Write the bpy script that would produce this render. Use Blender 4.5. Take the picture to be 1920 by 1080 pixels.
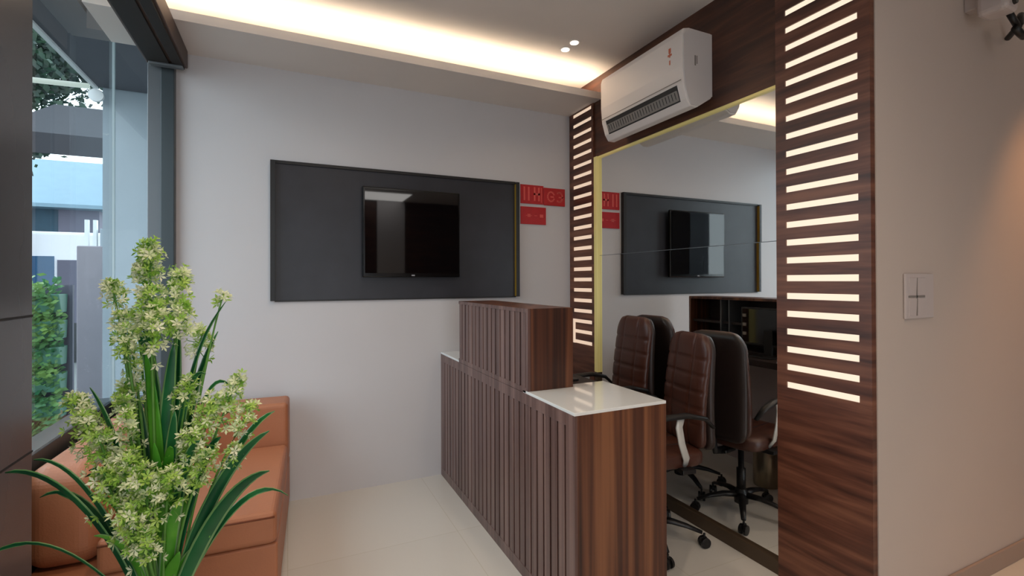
import bpy, bmesh, math, random
from mathutils import Vector, Matrix, Euler
random.seed(7)
for o in list(bpy.data.objects): bpy.data.objects.remove(o, do_unlink=True)
scn = bpy.context.scene
COL = scn.collection
PI = math.pi

# ------------------------------------------------------------------ camera
F_PX, YAW, PITCH, ROLL, CY = 904.31, .43575, .005188, -.003418, 521.45
cam_d = bpy.data.cameras.new('camera'); cam = bpy.data.objects.new('camera', cam_d); COL.objects.link(cam)
cam_d.sensor_fit = 'HORIZONTAL'; cam_d.sensor_width = 36.0
cam_d.lens = F_PX / 1920 * 36.0
cam_d.shift_y = -(540 - CY) / 1920
cam_d.clip_start = .05; cam_d.clip_end = 200
fw = Vector((math.sin(YAW)*math.cos(PITCH), math.cos(YAW)*math.cos(PITCH), math.sin(PITCH)))
rt = Vector((math.cos(YAW), -math.sin(YAW), 0)); up = rt.cross(fw)
r2 = rt*math.cos(ROLL) + up*math.sin(ROLL); u2 = up*math.cos(ROLL) - rt*math.sin(ROLL)
m = Matrix((( r2.x, u2.x, -fw.x, 0), (r2.y, u2.y, -fw.y, 0), (r2.z, u2.z, -fw.z, 1.3), (0, 0, 0, 1)))
cam.matrix_world = m
scn.camera = cam

# ------------------------------------------------------------------ world, view
def srgb(r, g, b, a=1.0):
    f = lambda c: (c/255)/12.92 if c/255 <= .04045 else ((c/255+.055)/1.055)**2.4
    return (f(r), f(g), f(b), a)
w = bpy.data.worlds.new('sky'); scn.world = w; w.use_nodes = True
nt = w.node_tree; bgn = nt.nodes['Background']
tc = nt.nodes.new('ShaderNodeTexCoord'); sx = nt.nodes.new('ShaderNodeSeparateXYZ'); rp = nt.nodes.new('ShaderNodeValToRGB')
nt.links.new(tc.outputs['Generated'], sx.inputs[0]); nt.links.new(sx.outputs['Z'], rp.inputs[0]); nt.links.new(rp.outputs[0], bgn.inputs[0])
rp.color_ramp.elements[0].position = .0; rp.color_ramp.elements[0].color = (.88, .94, 1.0, 1)
rp.color_ramp.elements[1].position = .8; rp.color_ramp.elements[1].color = (.74, .87, 1.0, 1)
bgn.inputs[1].default_value = 3.4
vs = scn.view_settings; vs.view_transform = 'Standard'; vs.look = 'None'; vs.gamma = 1; vs.use_curve_mapping = False
vs.exposure = 0.0

def area(name, loc, rot, sx_, sy_, power, col, portal=False, spread=PI):
    l = bpy.data.lights.new(name, 'AREA'); l.shape = 'RECTANGLE'; l.size = sx_; l.size_y = sy_; l.energy = power; l.color = col
    l.spread = spread
    o = bpy.data.objects.new(name, l); o.location = loc; o.rotation_euler = rot; COL.objects.link(o)
    if portal: l.cycles.is_portal = True
    return o
# daylight openings: the bay, and an added one in front (portals only guide sampling of the sky)
area('daylight_bay', (-.86, 2.45, 1.6), (0, -PI/2, 0), 1.9, 1.4, 1, (1, 1, 1), True)
area('daylight_added_front', (.2, -2.52, 1.04), (PI/2, 0, 0), 1.6, 2.06, 1, (1, 1, 1), True)
# ceiling downlights: corner spot, warm one by the right wall, added fill
def spot(name, loc, power, col, size=2.2, blend=1.0, rot=(0, 0, 0), rad=.05):
    l = bpy.data.lights.new(name, 'SPOT'); l.energy = power; l.color = col; l.spot_size = size; l.spot_blend = blend; l.shadow_soft_size = rad
    o = bpy.data.objects.new(name, l); o.location = loc; o.rotation_euler = rot; COL.objects.link(o); return o
WARM = (1, .70, .42); NEUT = (1, .80, .62)
FILL_DOWN = [(-.1, .5), (1.15, .5), (-.1, -.9), (1.15, -.9), (.3, 1.9)]  # unseen fill lamps added to brighten the room and the plant
for x, y in FILL_DOWN: spot('downlight_real_or_fill', (x, y, 2.70), 34 if y > 1 else (30 if (x, y) == (1.15, .5) else 62), NEUT, 2.7)
spot('downlight_real_or_fill', (1.544, 2.52, 2.70), 6, WARM, 2.4)
spot('downlight_real_or_fill', (3.24, .68, 2.69), 62, (1, .46, .17), 1.15, .8)
spot('downlight_real_or_fill', (3.3, -.5, 2.70), 12, (1, .60, .34), 2.7)  # added warm fill for the right side, without a fixture

# ------------------------------------------------------------------ materials
def new_mat(name):
    m = bpy.data.materials.new(name); m.use_nodes = True
    return m, m.node_tree, m.node_tree.nodes['Principled BSDF']
def mat(name, col, rough=.5, metal=0, spec=.5, bump=0, bscale=200, var=0, vscale=5, emit=0, ecol=None, coat=0):
    m, nt, p = new_mat(name)
    p.inputs['Base Color'].default_value = col; p.inputs['Roughness'].default_value = rough
    p.inputs['Metallic'].default_value = metal; p.inputs['Specular IOR Level'].default_value = spec
    p.inputs['Coat Weight'].default_value = coat
    t = nt.nodes.new('ShaderNodeTexCoord')
    n = nt.nodes.new('ShaderNodeTexNoise'); n.inputs['Scale'].default_value = vscale; n.inputs['Detail'].default_value = 4
    nt.links.new(t.outputs['Object'], n.inputs['Vector'])
    mx = nt.nodes.new('ShaderNodeMix'); mx.data_type = 'RGBA'; mx.blend_type = 'MULTIPLY'
    mx.inputs[0].default_value = 1.0
    r = nt.nodes.new('ShaderNodeMapRange'); r.inputs[1].default_value = .3; r.inputs[2].default_value = .7
    r.inputs[3].default_value = 1-var; r.inputs[4].default_value = 1+var*.3
    nt.links.new(n.outputs['Fac'], r.inputs[0])
    mx.inputs[6].default_value = col
    nt.links.new(r.outputs[0], mx.inputs[7]); nt.links.new(mx.outputs[2], p.inputs['Base Color'])
    if bump:
        n2 = nt.nodes.new('ShaderNodeTexNoise'); n2.inputs['Scale'].default_value = bscale
        nt.links.new(t.outputs['Object'], n2.inputs['Vector'])
        b = nt.nodes.new('ShaderNodeBump'); b.inputs['Strength'].default_value = bump; b.inputs['Distance'].default_value = .002
        nt.links.new(n2.outputs['Fac'], b.inputs['Height']); nt.links.new(b.outputs[0], p.inputs['Normal'])
    if emit:
        p.inputs['Emission Color'].default_value = ecol or col; p.inputs['Emission Strength'].default_value = emit
    return m
def wood(name, dark, mid, light, scale, rough=.4, fine=3.0, seed=0, coat=0.0):
    m, nt, p = new_mat(name)
    t = nt.nodes.new('ShaderNodeTexCoord'); mp = nt.nodes.new('ShaderNodeMapping'); mp.inputs['Scale'].default_value = scale
    mp.inputs['Location'].default_value = (seed, seed*.7, seed*.3)
    nt.links.new(t.outputs['Object'], mp.inputs[0])
    n = nt.nodes.new('ShaderNodeTexNoise'); n.inputs['Scale'].default_value = 1; n.inputs['Detail'].default_value = fine; n.inputs['Roughness'].default_value = .6
    n.inputs['Distortion'].default_value = .25
    nt.links.new(mp.outputs[0], n.inputs['Vector'])
    c = nt.nodes.new('ShaderNodeValToRGB'); e = c.color_ramp.elements
    e[0].position = .34; e[0].color = dark; e[1].position = .68; e[1].color = light
    x = e.new(.5); x.color = mid
    nt.links.new(n.outputs['Fac'], c.inputs[0]); nt.links.new(c.outputs[0], p.inputs['Base Color'])
    p.inputs['Roughness'].default_value = rough; p.inputs['Coat Weight'].default_value = coat; p.inputs['Coat Roughness'].default_value = .1
    return m
M = {}
M['wall'] = mat('wall_paint', srgb(206, 203, 205), .55, var=.03, vscale=1.5, bump=.05)
M['wall_r'] = mat('right_wall_paint', srgb(200, 187, 178), .5, var=.03, vscale=1.5)
M['ceil'] = mat('ceiling_paint', srgb(224, 216, 210), .7, var=.02)
M['base'] = mat('skirting_tile', srgb(160, 140, 128), .35, var=.05)
M['wood_end'] = wood('walnut_vertical_grain', srgb(50, 27, 20), srgb(84, 47, 31), srgb(128, 82, 54), (25, 25, .45), .38, 1.8)
M['wood_front'] = wood('walnut_fluted_daylit', srgb(78, 54, 50), srgb(102, 76, 71), srgb(128, 100, 93), (30, 30, .5), .3, 2.5, 3)  # same walnut, with the cool daylight sheen mixed into the colour
M['groove'] = mat('groove_dark_wood', srgb(76, 55, 51), .6)
M['wood_wall'] = wood('walnut_cladding', srgb(50, 26, 17), srgb(70, 38, 25), srgb(98, 58, 38), (3, 1.6, 16), .42, 3, 5)
M['wood_louvre'] = wood('walnut_louvre_panel_glowlit', srgb(64, 34, 25), srgb(98, 57, 42), srgb(130, 84, 63), (3, 1.6, 20), .42, 3, 9)  # walnut lightened to carry the glow of the slots in its colour
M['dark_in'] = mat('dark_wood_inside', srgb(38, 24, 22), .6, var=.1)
M['trim'] = mat('dark_olive_brown_trim', srgb(74, 58, 42), .45, var=.1)
M['gold'] = mat('gold_led_profile', srgb(214, 198, 130), .3, .25, emit=.13, ecol=srgb(255, 232, 150))
M['gold_plain'] = mat('gold_strip', srgb(190, 150, 50), .35, .4)
M['white_top'] = mat('white_polished_quartz', srgb(234, 238, 238), .06, var=.02, coat=.6)
M['grey_lam'] = mat('grey_white_laminate', srgb(170, 160, 162), .45, var=.02)
M['board'] = mat('charcoal_laminate', srgb(42, 42, 49), .42, var=.25, vscale=6)
M['board_edge'] = mat('black_edge_band', srgb(24, 22, 23), .45)
M['tv'] = mat('tv_bezel_black', srgb(10, 10, 11), .15)
M['tv_scr'] = mat('tv_glass_black', srgb(6, 6, 8), .03, spec=.75)
M['tv_logo'] = mat('tv_logo_grey', srgb(150, 150, 155), .3)
M['red'] = mat('red_acrylic', srgb(186, 30, 36), .35, var=.1, vscale=30)
M['red_l'] = mat('pale_red_marks', srgb(222, 92, 84), .45)
M['ac'] = mat('air_conditioner_plastic', srgb(226, 218, 214), .35)
M['ac_side'] = mat('air_conditioner_side_plastic', srgb(214, 208, 206), .4)
M['ac_dark'] = mat('air_conditioner_outlet_dark', srgb(34, 30, 30), .6)
M['ac_grey'] = mat('air_conditioner_louvre_grey', srgb(130, 124, 120), .5)
M['orange'] = mat('orange_label_ink', srgb(205, 110, 80), .5)
M['leather'] = mat('brown_leather', srgb(74, 42, 32), .36, bump=.25, bscale=260, var=.12, vscale=10)
M['shell'] = mat('dark_brown_chair_shell', srgb(44, 30, 26), .42, var=.1)
M['black'] = mat('black_plastic', srgb(20, 18, 19), .42)
M['silver'] = mat('pale_silver_strap', srgb(205, 205, 200), .35, .2)
M['steel'] = mat('brushed_steel', srgb(170, 160, 140), .28, .9)
M['sofa'] = mat('tan_leatherette', srgb(176, 112, 78), .48, bump=.3, bscale=180, var=.08, vscale=4)
M['sofa_d'] = mat('tan_leatherette_piping', srgb(120, 66, 42), .5)
M['pillar'] = mat('dark_grey_metal_panel', srgb(84, 86, 92), .25, .3, var=.05)
M['joint'] = mat('panel_joint_black', srgb(18, 18, 20), .6)
M['frame'] = mat('slate_aluminium', srgb(64, 72, 76), .35, .3)
M['frame_l'] = mat('grey_aluminium', srgb(104, 108, 112), .35, .3)
M['header'] = mat('bronze_header', srgb(78, 60, 50), .5, .1)
M['header_d'] = mat('black_track', srgb(34, 29, 27), .7)
M['switch'] = mat('switch_plate_plastic', srgb(196, 186, 184), .3)
M['switch_k'] = mat('switch_rocker_plastic', srgb(178, 170, 168), .25)
M['pot'] = mat('white_ceramic', srgb(210, 208, 204), .2)
M['soil'] = mat('moss_and_soil', srgb(60, 52, 36), .9, bump=.8, bscale=80)
M['pave'] = mat('grey_paving', srgb(118, 120, 118), .7, var=.1, vscale=3)
M['out_wall'] = mat('pale_blue_grey_render', srgb(146, 158, 166), .6, var=.04)
M['out_soffit'] = mat('grey_exterior_soffit', srgb(84, 85, 92), .7, var=.05)
M['out_col'] = mat('pinkish_grey_pillar', srgb(136, 128, 134), .7, var=.08)
M['white'] = mat('white_paint', srgb(225, 228, 228), .4)
M['roof'] = mat('pale_blue_metal_roof', srgb(116, 146, 162), .5, var=.06)
M['teal'] = mat('dark_teal_wall', srgb(20, 62, 82), .6, var=.15)
M['mauve'] = mat('mauve_grey_wall', srgb(92, 90, 108), .6, var=.06)
M['awning'] = mat('dark_grey_awning_cloth', srgb(46, 45, 51), .8, var=.1)
M['bark'] = mat('tree_bark', srgb(70, 58, 48), .9, bump=.8, bscale=40)
M['car'] = mat('white_car_paint', srgb(232, 232, 238), .25)
M['carglass'] = mat('blue_tinted_car_glass', srgb(40, 84, 120), .1)
M['tyre'] = mat('black_rubber', srgb(24, 24, 26), .7)
def emis(name, col, s):
    m, nt, p = new_mat(name)
    p.inputs['Base Color'].default_value = (.05, .04, .03, 1)
    p.inputs['Emission Color'].default_value = col; p.inputs['Emission Strength'].default_value = s
    n = nt.nodes.new('ShaderNodeTexNoise'); n.inputs['Scale'].default_value = 2
    return m
M['slot_r'] = emis('warm_slot_light', (1, .83, .64, 1), 1.05)
M['slot_l'] = emis('dimmer_warm_slot_light', (1, .74, .55, 1), .78)
M['cove'] = emis('cove_led', (1, .80, .58, 1), 42)
M['lamp'] = emis('downlight_lens', (1, .88, .74, 1), 6)
M['panel'] = emis('panel_diffuser', (1, .96, .92, 1), 4)
M['tube'] = emis('outdoor_tube', (.85, 1, .92, 1), .7)
def leafmat(name, c1, c2, s=8, trans=.25):
    m, nt, p = new_mat(name)
    t = nt.nodes.new('ShaderNodeTexCoord'); n = nt.nodes.new('ShaderNodeTexNoise'); n.inputs['Scale'].default_value = s
    nt.links.new(t.outputs['Object'], n.inputs['Vector'])
    c = nt.nodes.new('ShaderNodeValToRGB'); c.color_ramp.elements[0].position = .35; c.color_ramp.elements[1].position = .65
    c.color_ramp.elements[0].color = c1; c.color_ramp.elements[1].color = c2
    nt.links.new(n.outputs['Fac'], c.inputs[0]); nt.links.new(c.outputs[0], p.inputs['Base Color'])
    p.inputs['Roughness'].default_value = .35
    tr = nt.nodes.new('ShaderNodeBsdfTranslucent'); nt.links.new(c.outputs[0], tr.inputs[0])
    mx = nt.nodes.new('ShaderNodeMixShader'); mx.inputs[0].default_value = trans
    nt.links.new(p.outputs[0], mx.inputs[1]); nt.links.new(tr.outputs[0], mx.inputs[2])
    nt.links.new(mx.outputs[0], nt.nodes['Material Output'].inputs[0])
    return m
M['leaf'] = leafmat('strap_leaf_green', srgb(20, 88, 52), srgb(44, 128, 70), 6)
M['leaf_edge'] = leafmat('pale_leaf_edge', srgb(110, 160, 96), srgb(150, 190, 130), 6)
M['leaf_b'] = leafmat('bright_leaf_green', srgb(62, 150, 40), srgb(110, 190, 60), 9, .35)
M['petal'] = leafmat('cream_petal', srgb(228, 240, 190), srgb(250, 252, 228), 40, .35)
M['petal_g'] = leafmat('lime_petal', srgb(140, 194, 74), srgb(196, 226, 118), 40, .35)
M['stem'] = mat('flower_stem_green', srgb(88, 140, 58), .5)
M['tree'] = leafmat('tree_leaf_dark', srgb(16, 44, 38), srgb(38, 70, 46), 3, .3)
M['hedge'] = leafmat('planter_leaf_mint', srgb(50, 124, 84), srgb(140, 176, 96), 5, .3)
M['plant_box'] = mat('mint_planter_plastic', srgb(96, 150, 128), .5, var=.1)
# floor: large glossy cream tiles
fm, nt, p = new_mat('cream_vitrified_tile')
t = nt.nodes.new('ShaderNodeTexCoord'); br = nt.nodes.new('ShaderNodeTexBrick')
br.offset = 0; br.inputs['Color1'].default_value = srgb(216, 212, 204); br.inputs['Color2'].default_value = srgb(214, 210, 202)
br.inputs['Mortar'].default_value = srgb(200, 194, 180); br.inputs['Scale'].default_value = 1
br.inputs['Mortar Size'].default_value = .0015; br.inputs['Brick Width'].default_value = .8; br.inputs['Row Height'].default_value = .8
nt.links.new(t.outputs['Object'], br.inputs['Vector']); nt.links.new(br.outputs[0], p.inputs['Base Color'])
n = nt.nodes.new('ShaderNodeTexNoise'); n.inputs['Scale'].default_value = 2.2
nt.links.new(t.outputs['Object'], n.inputs['Vector'])
mr = nt.nodes.new('ShaderNodeMapRange'); mr.inputs[3].default_value = .12; mr.inputs[4].default_value = .2
nt.links.new(n.outputs['Fac'], mr.inputs[0]); nt.links.new(mr.outputs[0], p.inputs['Roughness'])
p.inputs['Specular IOR Level'].default_value = .45
M['floor'] = fm
# mirror, glass
mm, nt, p = new_mat('mirror_silver'); p.inputs['Metallic'].default_value = 1; p.inputs['Roughness'].default_value = .02; p.inputs['Base Color'].default_value = (.90, .91, .90, 1)
M['mirror'] = mm
gm, nt, p = new_mat('window_glass')
nt.nodes.remove(p); tr = nt.nodes.new('ShaderNodeBsdfTransparent'); tr.inputs[0].default_value = (.93, .97, .97, 1)
gl = nt.nodes.new('ShaderNodeBsdfGlossy'); gl.inputs['Roughness'].default_value = .01
fr = nt.nodes.new('ShaderNodeFresnel'); fr.inputs[0].default_value = 1.45
mx = nt.nodes.new('ShaderNodeMixShader'); gb = nt.nodes.new('ShaderNodeNewGeometry'); sb = nt.nodes.new('ShaderNodeMath'); sb.operation = 'SUBTRACT'; sb.inputs[0].default_value = 1
mu = nt.nodes.new('ShaderNodeMath'); mu.operation = 'MULTIPLY'; nt.links.new(gb.outputs['Backfacing'], sb.inputs[1]); nt.links.new(sb.outputs[0], mu.inputs[0]); nt.links.new(fr.outputs[0], mu.inputs[1])
nt.links.new(mu.outputs[0], mx.inputs[0]); nt.links.new(tr.outputs[0], mx.inputs[1]); nt.links.new(gl.outputs[0], mx.inputs[2])
nt.links.new(mx.outputs[0], nt.nodes['Material Output'].inputs[0])
M['glass'] = gm
M['glass_edge'] = mat('polished_glass_edge', srgb(170, 188, 194), .1)

# ------------------------------------------------------------------ mesh helpers
class MB:
    def __init__(s): s.bm = bmesh.new()
    def box(s, x0, x1, y0, y1, z0, z1):
        v = [s.bm.verts.new((x, y, z)) for x in (x0, x1) for y in (y0, y1) for z in (z0, z1)]
        for f in ((0, 1, 3, 2), (4, 6, 7, 5), (0, 4, 5, 1), (2, 3, 7, 6), (0, 2, 6, 4), (1, 5, 7, 3)):
            s.bm.faces.new([v[i] for i in f])
        return s
    def prism(s, prof, axis, a, b):
        # prof: 2-D polygon; axis 'Y': (x, z) extruded in y; 'X': (y, z); 'Z': (x, y)
        def P(q, t):
            return {'Y': (q[0], t, q[1]), 'X': (t, q[0], q[1]), 'Z': (q[0], q[1], t)}[axis]
        A = [s.bm.verts.new(P(q, a)) for q in prof]; B = [s.bm.verts.new(P(q, b)) for q in prof]
        n = len(prof)
        s.bm.faces.new(A); s.bm.faces.new(B[::-1])
        for i in range(n): s.bm.faces.new((A[i], B[i], B[(i+1) % n], A[(i+1) % n]))
        return s
    def tube(s, pts, rad, seg=10, flat=1.0, side=None):
        pts = [Vector(q) for q in pts]
        rads = rad if isinstance(rad, (list, tuple)) else [rad]*len(pts)
        rings = []
        ref = Vector(side) if side else None
        for i, q in enumerate(pts):
            d = (pts[min(i+1, len(pts)-1)] - pts[max(i-1, 0)]).normalized()
            r = ref or (Vector((0, 0, 1)) if abs(d.z) < .9 else Vector((1, 0, 0)))
            a = d.cross(r).normalized(); b = a.cross(d).normalized()
            rings.append([s.bm.verts.new(q + (a*math.cos(2*PI*k/seg) + b*math.sin(2*PI*k/seg)*flat)*rads[i]) for k in range(seg)])
        for i in range(len(rings)-1):
            for k in range(seg):
                s.bm.faces.new((rings[i][k], rings[i][(k+1) % seg], rings[i+1][(k+1) % seg], rings[i+1][k]))
        s.bm.faces.new(rings[0][::-1]); s.bm.faces.new(rings[-1])
        return s
    def lathe(s, prof, c=(0, 0, 0), seg=24, axis='Z'):
        c = Vector(c); rings = []
        for r, h in prof:
            ring = []
            for k in range(seg):
                a = 2*PI*k/seg
                if axis == 'Z': q = Vector((r*math.cos(a), r*math.sin(a), h))
                elif axis == 'X': q = Vector((h, r*math.cos(a), r*math.sin(a)))
                else: q = Vector((r*math.cos(a), h, r*math.sin(a)))
                ring.append(s.bm.verts.new(c+q))
            rings.append(ring)
        for i in range(len(rings)-1):
            for k in range(seg):
                s.bm.faces.new((rings[i][k], rings[i][(k+1) % seg], rings[i+1][(k+1) % seg], rings[i+1][k]))
        s.bm.faces.new(rings[0][::-1]); s.bm.faces.new(rings[-1])
        return s
    def cushion(s, c, h, e=4.0, n=20, puff=0.0):
        # superellipsoid pillow centred c, half sizes h
        rings = []
        def sg(v, p): return math.copysign(abs(v)**p, v)
        for i in range(1, n):
            th = -PI/2 + PI*i/n
            rings.append([s.bm.verts.new((c[0]+h[0]*sg(math.cos(th), 2/e)*sg(math.cos(2*PI*k/(2*n)), 2/e),
                                          c[1]+h[1]*sg(math.cos(th), 2/e)*sg(math.sin(2*PI*k/(2*n)), 2/e),
                                          c[2]+h[2]*sg(math.sin(th), 2/e))) for k in range(2*n)])
        for i in range(len(rings)-1):
            for k in range(2*n):
                s.bm.faces.new((rings[i][k], rings[i][(k+1) % (2*n)], rings[i+1][(k+1) % (2*n)], rings[i+1][k]))
        s.bm.faces.new(rings[0][::-1]); s.bm.faces.new(rings[-1])
        return s
    def move(s, mtx):
        bmesh.ops.transform(s.bm, matrix=mtx, verts=s.bm.verts); return s
    def build(s, name, mt, parent=None, bevel=0, smooth=False, seg=2, sub=0):
        bmesh.ops.recalc_face_normals(s.bm, faces=s.bm.faces)
        me = bpy.data.meshes.new(name); s.bm.to_mesh(me); s.bm.free()
        o = bpy.data.objects.new(name, me); COL.objects.link(o)
        for x in (mt if isinstance(mt, (list, tuple)) else [mt]): me.materials.append(x)
        if smooth:
            for f in me.polygons: f.use_smooth = True
        if bevel:
            b = o.modifiers.new('bevel', 'BEVEL'); b.width = bevel; b.segments = seg; b.limit_method = 'ANGLE'; b.harden_normals = False
        if sub:
            q = o.modifiers.new('sub', 'SUBSURF'); q.levels = sub; q.render_levels = sub
        if parent: o.parent = parent
        return o
def tag(o, label=None, cat=None, group=None, kind=None):
    if label: o['label'] = label
    if cat: o['category'] = cat
    if group: o['group'] = group
    if kind: o['kind'] = kind
    return o
def thing(name, label, cat, loc=(0, 0, 0), rz=0, group=None):
    o = bpy.data.objects.new(name, None); COL.objects.link(o); o.location = loc; o.rotation_euler = (0, 0, rz)
    o.empty_display_size = .1
    return tag(o, label, cat, group)
def struct(name, mb, mt, label=None, bevel=0):
    o = mb.build(name, mt, None, bevel); tag(o, label, 'room', None, 'structure'); return o
def copy_tree(o, parent=None):
    c = o.copy(); COL.objects.link(c)
    if parent: c.parent = parent
    for ch in list(o.children): copy_tree(ch, c)
    return c
# local frame helper: everything built in world coordinates goes under an Empty with inverse offset
def P(name, mb, mt, root, bevel=0, smooth=False, seg=2):
    mb.move(Matrix.Translation(-Vector(root.location)))
    return mb.build(name, mt, root, bevel, smooth, seg)

# ------------------------------------------------------------------ room shell
YW = 3.147; XM = 1.981; ZC = 2.717; YR = 1.05
struct('floor', MB().box(-.93, 4.6, -2.62, YW+.12, -.08, 0), M['floor'], 'glossy cream tile floor')
struct('ceiling', MB().box(-.93, 4.6, -2.62, YW+.12, ZC, ZC+.1), M['ceil'], 'white plaster ceiling')
struct('wall_back', MB().box(-.549, XM+.25, YW, YW+.12, 0, ZC), M['wall'], 'pale grey wall carrying the television')
struct('wall_mirror_side', MB().box(XM, XM+.25, YR+.2, YW, 0, ZC), M['wall'], 'wall behind the mirror and wood cladding')
struct('wall_right', MB().box(XM, 4.5, YR, YR+.2, 0, ZC), M['wall_r'], 'plain wall with switch plate right of the louvred panel')
struct('baseboard_right', MB().box(XM+.02, 4.5, YR-.012, YR, 0, .08), M['base'], 'brown skirting along the right wall', .003)
struct('wall_far_right', MB().box(4.5, 4.6, -2.5, YR+.2, 0, ZC), M['wall'])
struct('wall_left', MB().box(-.93, -.60, -2.5, 1.662, 0, ZC), M['pillar'], 'dark grey clad wall at the left edge', .004)
struct('trim_4', MB().box(-.6025, -.599, -2.5, 1.662, 1.210, 1.216).box(-.6025, -.599, -2.5, 1.662, .86, .865), M['joint'], 'dark joint lines in the grey cladding')
mb = MB().box(1.0, 1.42, -2.62, -2.5, 0, ZC).box(-.93, 1.0, -2.62, -2.5, 2.08, ZC).box(1.42, 1.9, -2.62, -2.44, 0, ZC).box(-.93, -.60, -2.62, -2.5, 0, ZC)
struct('wall_front', mb, M['wall'])  # unseen wall; its opening and low lintel are added to let daylight in
struct('trim_5', MB().box(1.0, 1.42, -2.5, -2.48, 0, ZC).box(1.9, 4.5, -2.62, -2.48, 0, ZC), M['wood_wall'])
pn = thing('panel_light', 'square white ceiling panel light behind the viewer, mirrored in the television', 'ceiling light', (1.2, -1.9, ZC))
P('diffuser', MB().box(1.05, 1.85, -2.42, -1.66, ZC-.008, ZC-.004), M['panel'], pn)
P('frame', MB().box(1.03, 1.87, -2.43, -1.64, ZC-.005, ZC-.0005), M['white'], pn)
# cove ledge over the back wall
struct('trim_1', MB().box(-.83, XM, 2.765, YW, 2.55, 2.565).box(-.83, XM, 2.75, 2.765, 2.55, 2.597), M['ceil'], 'lowered cove ledge above the television wall')
cv = thing('cove_light', 'warm white strip light hidden in the ceiling cove above the television wall', 'light', (.6, 2.80, 2.566))
P('light_strip', MB().box(-.80, XM-.01, 2.79, 2.815, 2.574, 2.580), M['cove'], cv)
P('holder', MB().box(-.80, XM-.01, 2.785, 2.82, 2.566, 2.574), M['white'], cv)
# wood cladding over the mirror
struct('trim_2', MB().box(1.961, XM, 1.433, 2.83, 2.165, ZC).box(1.961, XM, 2.83, YW, 2.56, ZC), M['wood_wall'], 'dark walnut cladding above the mirror')
struct('trim_3', MB().box(1.955, XM, 1.433, 2.84, 0, .064), M['trim'], 'dark skirting under the mirror', .002)

# bay window
wn = tag(bpy.data.objects.new('window_1', None), 'frameless corner glazing of the bay beside the sofa', 'window', None, 'structure'); COL.objects.link(wn)
wn.location = (-.83, 2.4, .68)
P('glass_pane', MB().box(-.842, -.830, 1.662, 3.172, .68, 2.72), M['glass'], wn)
P('glass_pane', MB().box(-.818, -.672, 3.160, 3.172, .68, 2.72), M['glass'], wn)
P('glass_edge', MB().box(-.829, -.819, 3.158, 3.174, .68, 2.72), M['glass_edge'], wn)
P('jamb', MB().box(-.609, -.549, 3.10, 3.20, 0, 2.56), M['frame'], wn, .003)
P('jamb', MB().box(-.672, -.609, 3.125, 3.20, 0, 2.56), M['frame_l'], wn, .003)
struct('wall_bay_side', MB().box(-.93, -.83, 1.662, 3.26, 0, .68), M['frame'], 'dark low wall under the bay glass', .004)
struct('wall_bay_back', MB().box(-.83, -.672, YW, 3.26, 0, .68), M['frame'], None, .004)
struct('ceiling_bay', MB().box(-.93, -.549, 3.147, 3.27, 2.6, 2.8), M['out_soffit'])
# header beam
hd = thing('track_header', 'bronze boxed sliding track beam running along the ceiling beside the bay glass', 'beam', (-.58, 2.0, 2.448))
P('beam', MB().box(-.67, -.488, 1.67, 3.10, 2.452, 2.548), M['header'], hd, .004)
P('track', MB().box(-.655, -.56, 1.67, 3.09, 2.440, 2.452).box(-.545, -.50, 1.67, 3.09, 2.440, 2.452), M['header_d'], hd, .002)
P('end_stop', MB().box(-.648, -.50, 3.03, 3.07, 2.428, 2.440), M['frame_l'], hd, .003)

# louvred light panels
def louvre(y0, y1, s0, s1, zt, n, mt, label, joined=False):
    r = thing('louvred_light_panel', label, 'light panel', (1.97, (y0+y1)/2, 0), 0, None)
    xf, xb = 1.952, 1.979; pitch = .0764; hh = .013
    mb = MB(); mb.box(xf, xb, y0, s0, 0, zt).box(xf, xb, s1, y1, 0, zt)
    z = 0
    for k in range(n):
        zc = .848 + pitch*k
        mb.box(xf, xb, s0, s1, z, zc-hh); z = zc+hh
    mb.box(xf, xb, s0, s1, z, zt)
    P('panel_board', mb, M['wood_louvre'], r)
    for k in range(n):
        zc = .848 + pitch*k
        P('light_slot', MB().box(xf+.007, xb-.004, s0, s1, zc-hh, zc+hh), mt, r)
    return r
louvre(1.053, 1.433, 1.096, 1.389, ZC, 24, M['slot_r'], 'wide walnut panel with glowing horizontal slots, between the mirror and the switch wall')
lv = louvre(2.83, 3.145, 2.855, 3.098, 2.55, 23, M['slot_l'], 'narrow walnut panel with glowing slots in the corner between television wall and mirror')
P('light_slot', MB().box(1.9495, 1.953, 3.07, 3.10, .848-.013, .848+.0764*2+.013), M['slot_l'], lv)

# mirror
mr_ = thing('wall_mirror', 'tall two-pane wall mirror edged with a glowing gold profile', 'mirror', (1.97, 2.1, .066))
P('mirror_pane', MB().box(1.974, 1.979, 1.435, 2.79, 1.474, 2.152), M['mirror'], mr_)
o = P('mirror_pane', MB().box(1.974, 1.979, 1.435, 2.79, .066, 1.471), M['mirror'], mr_)
o.rotation_euler = (0, 0, .0014)
P('joint', MB().box(1.9735, 1.979, 1.435, 2.79, 1.471, 1.474), M['frame_l'], mr_)
P('gold_frame', MB().box(1.952, 1.98, 2.79, 2.828, .66, 2.165).box(1.962, 1.98, 1.435, 2.79, 2.150, 2.165), M['gold'], mr_, .002)
P('frame_foot', MB().box(1.954, 1.98, 2.79, 2.828, .066, .66), M['trim'], mr_, .002)

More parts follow.
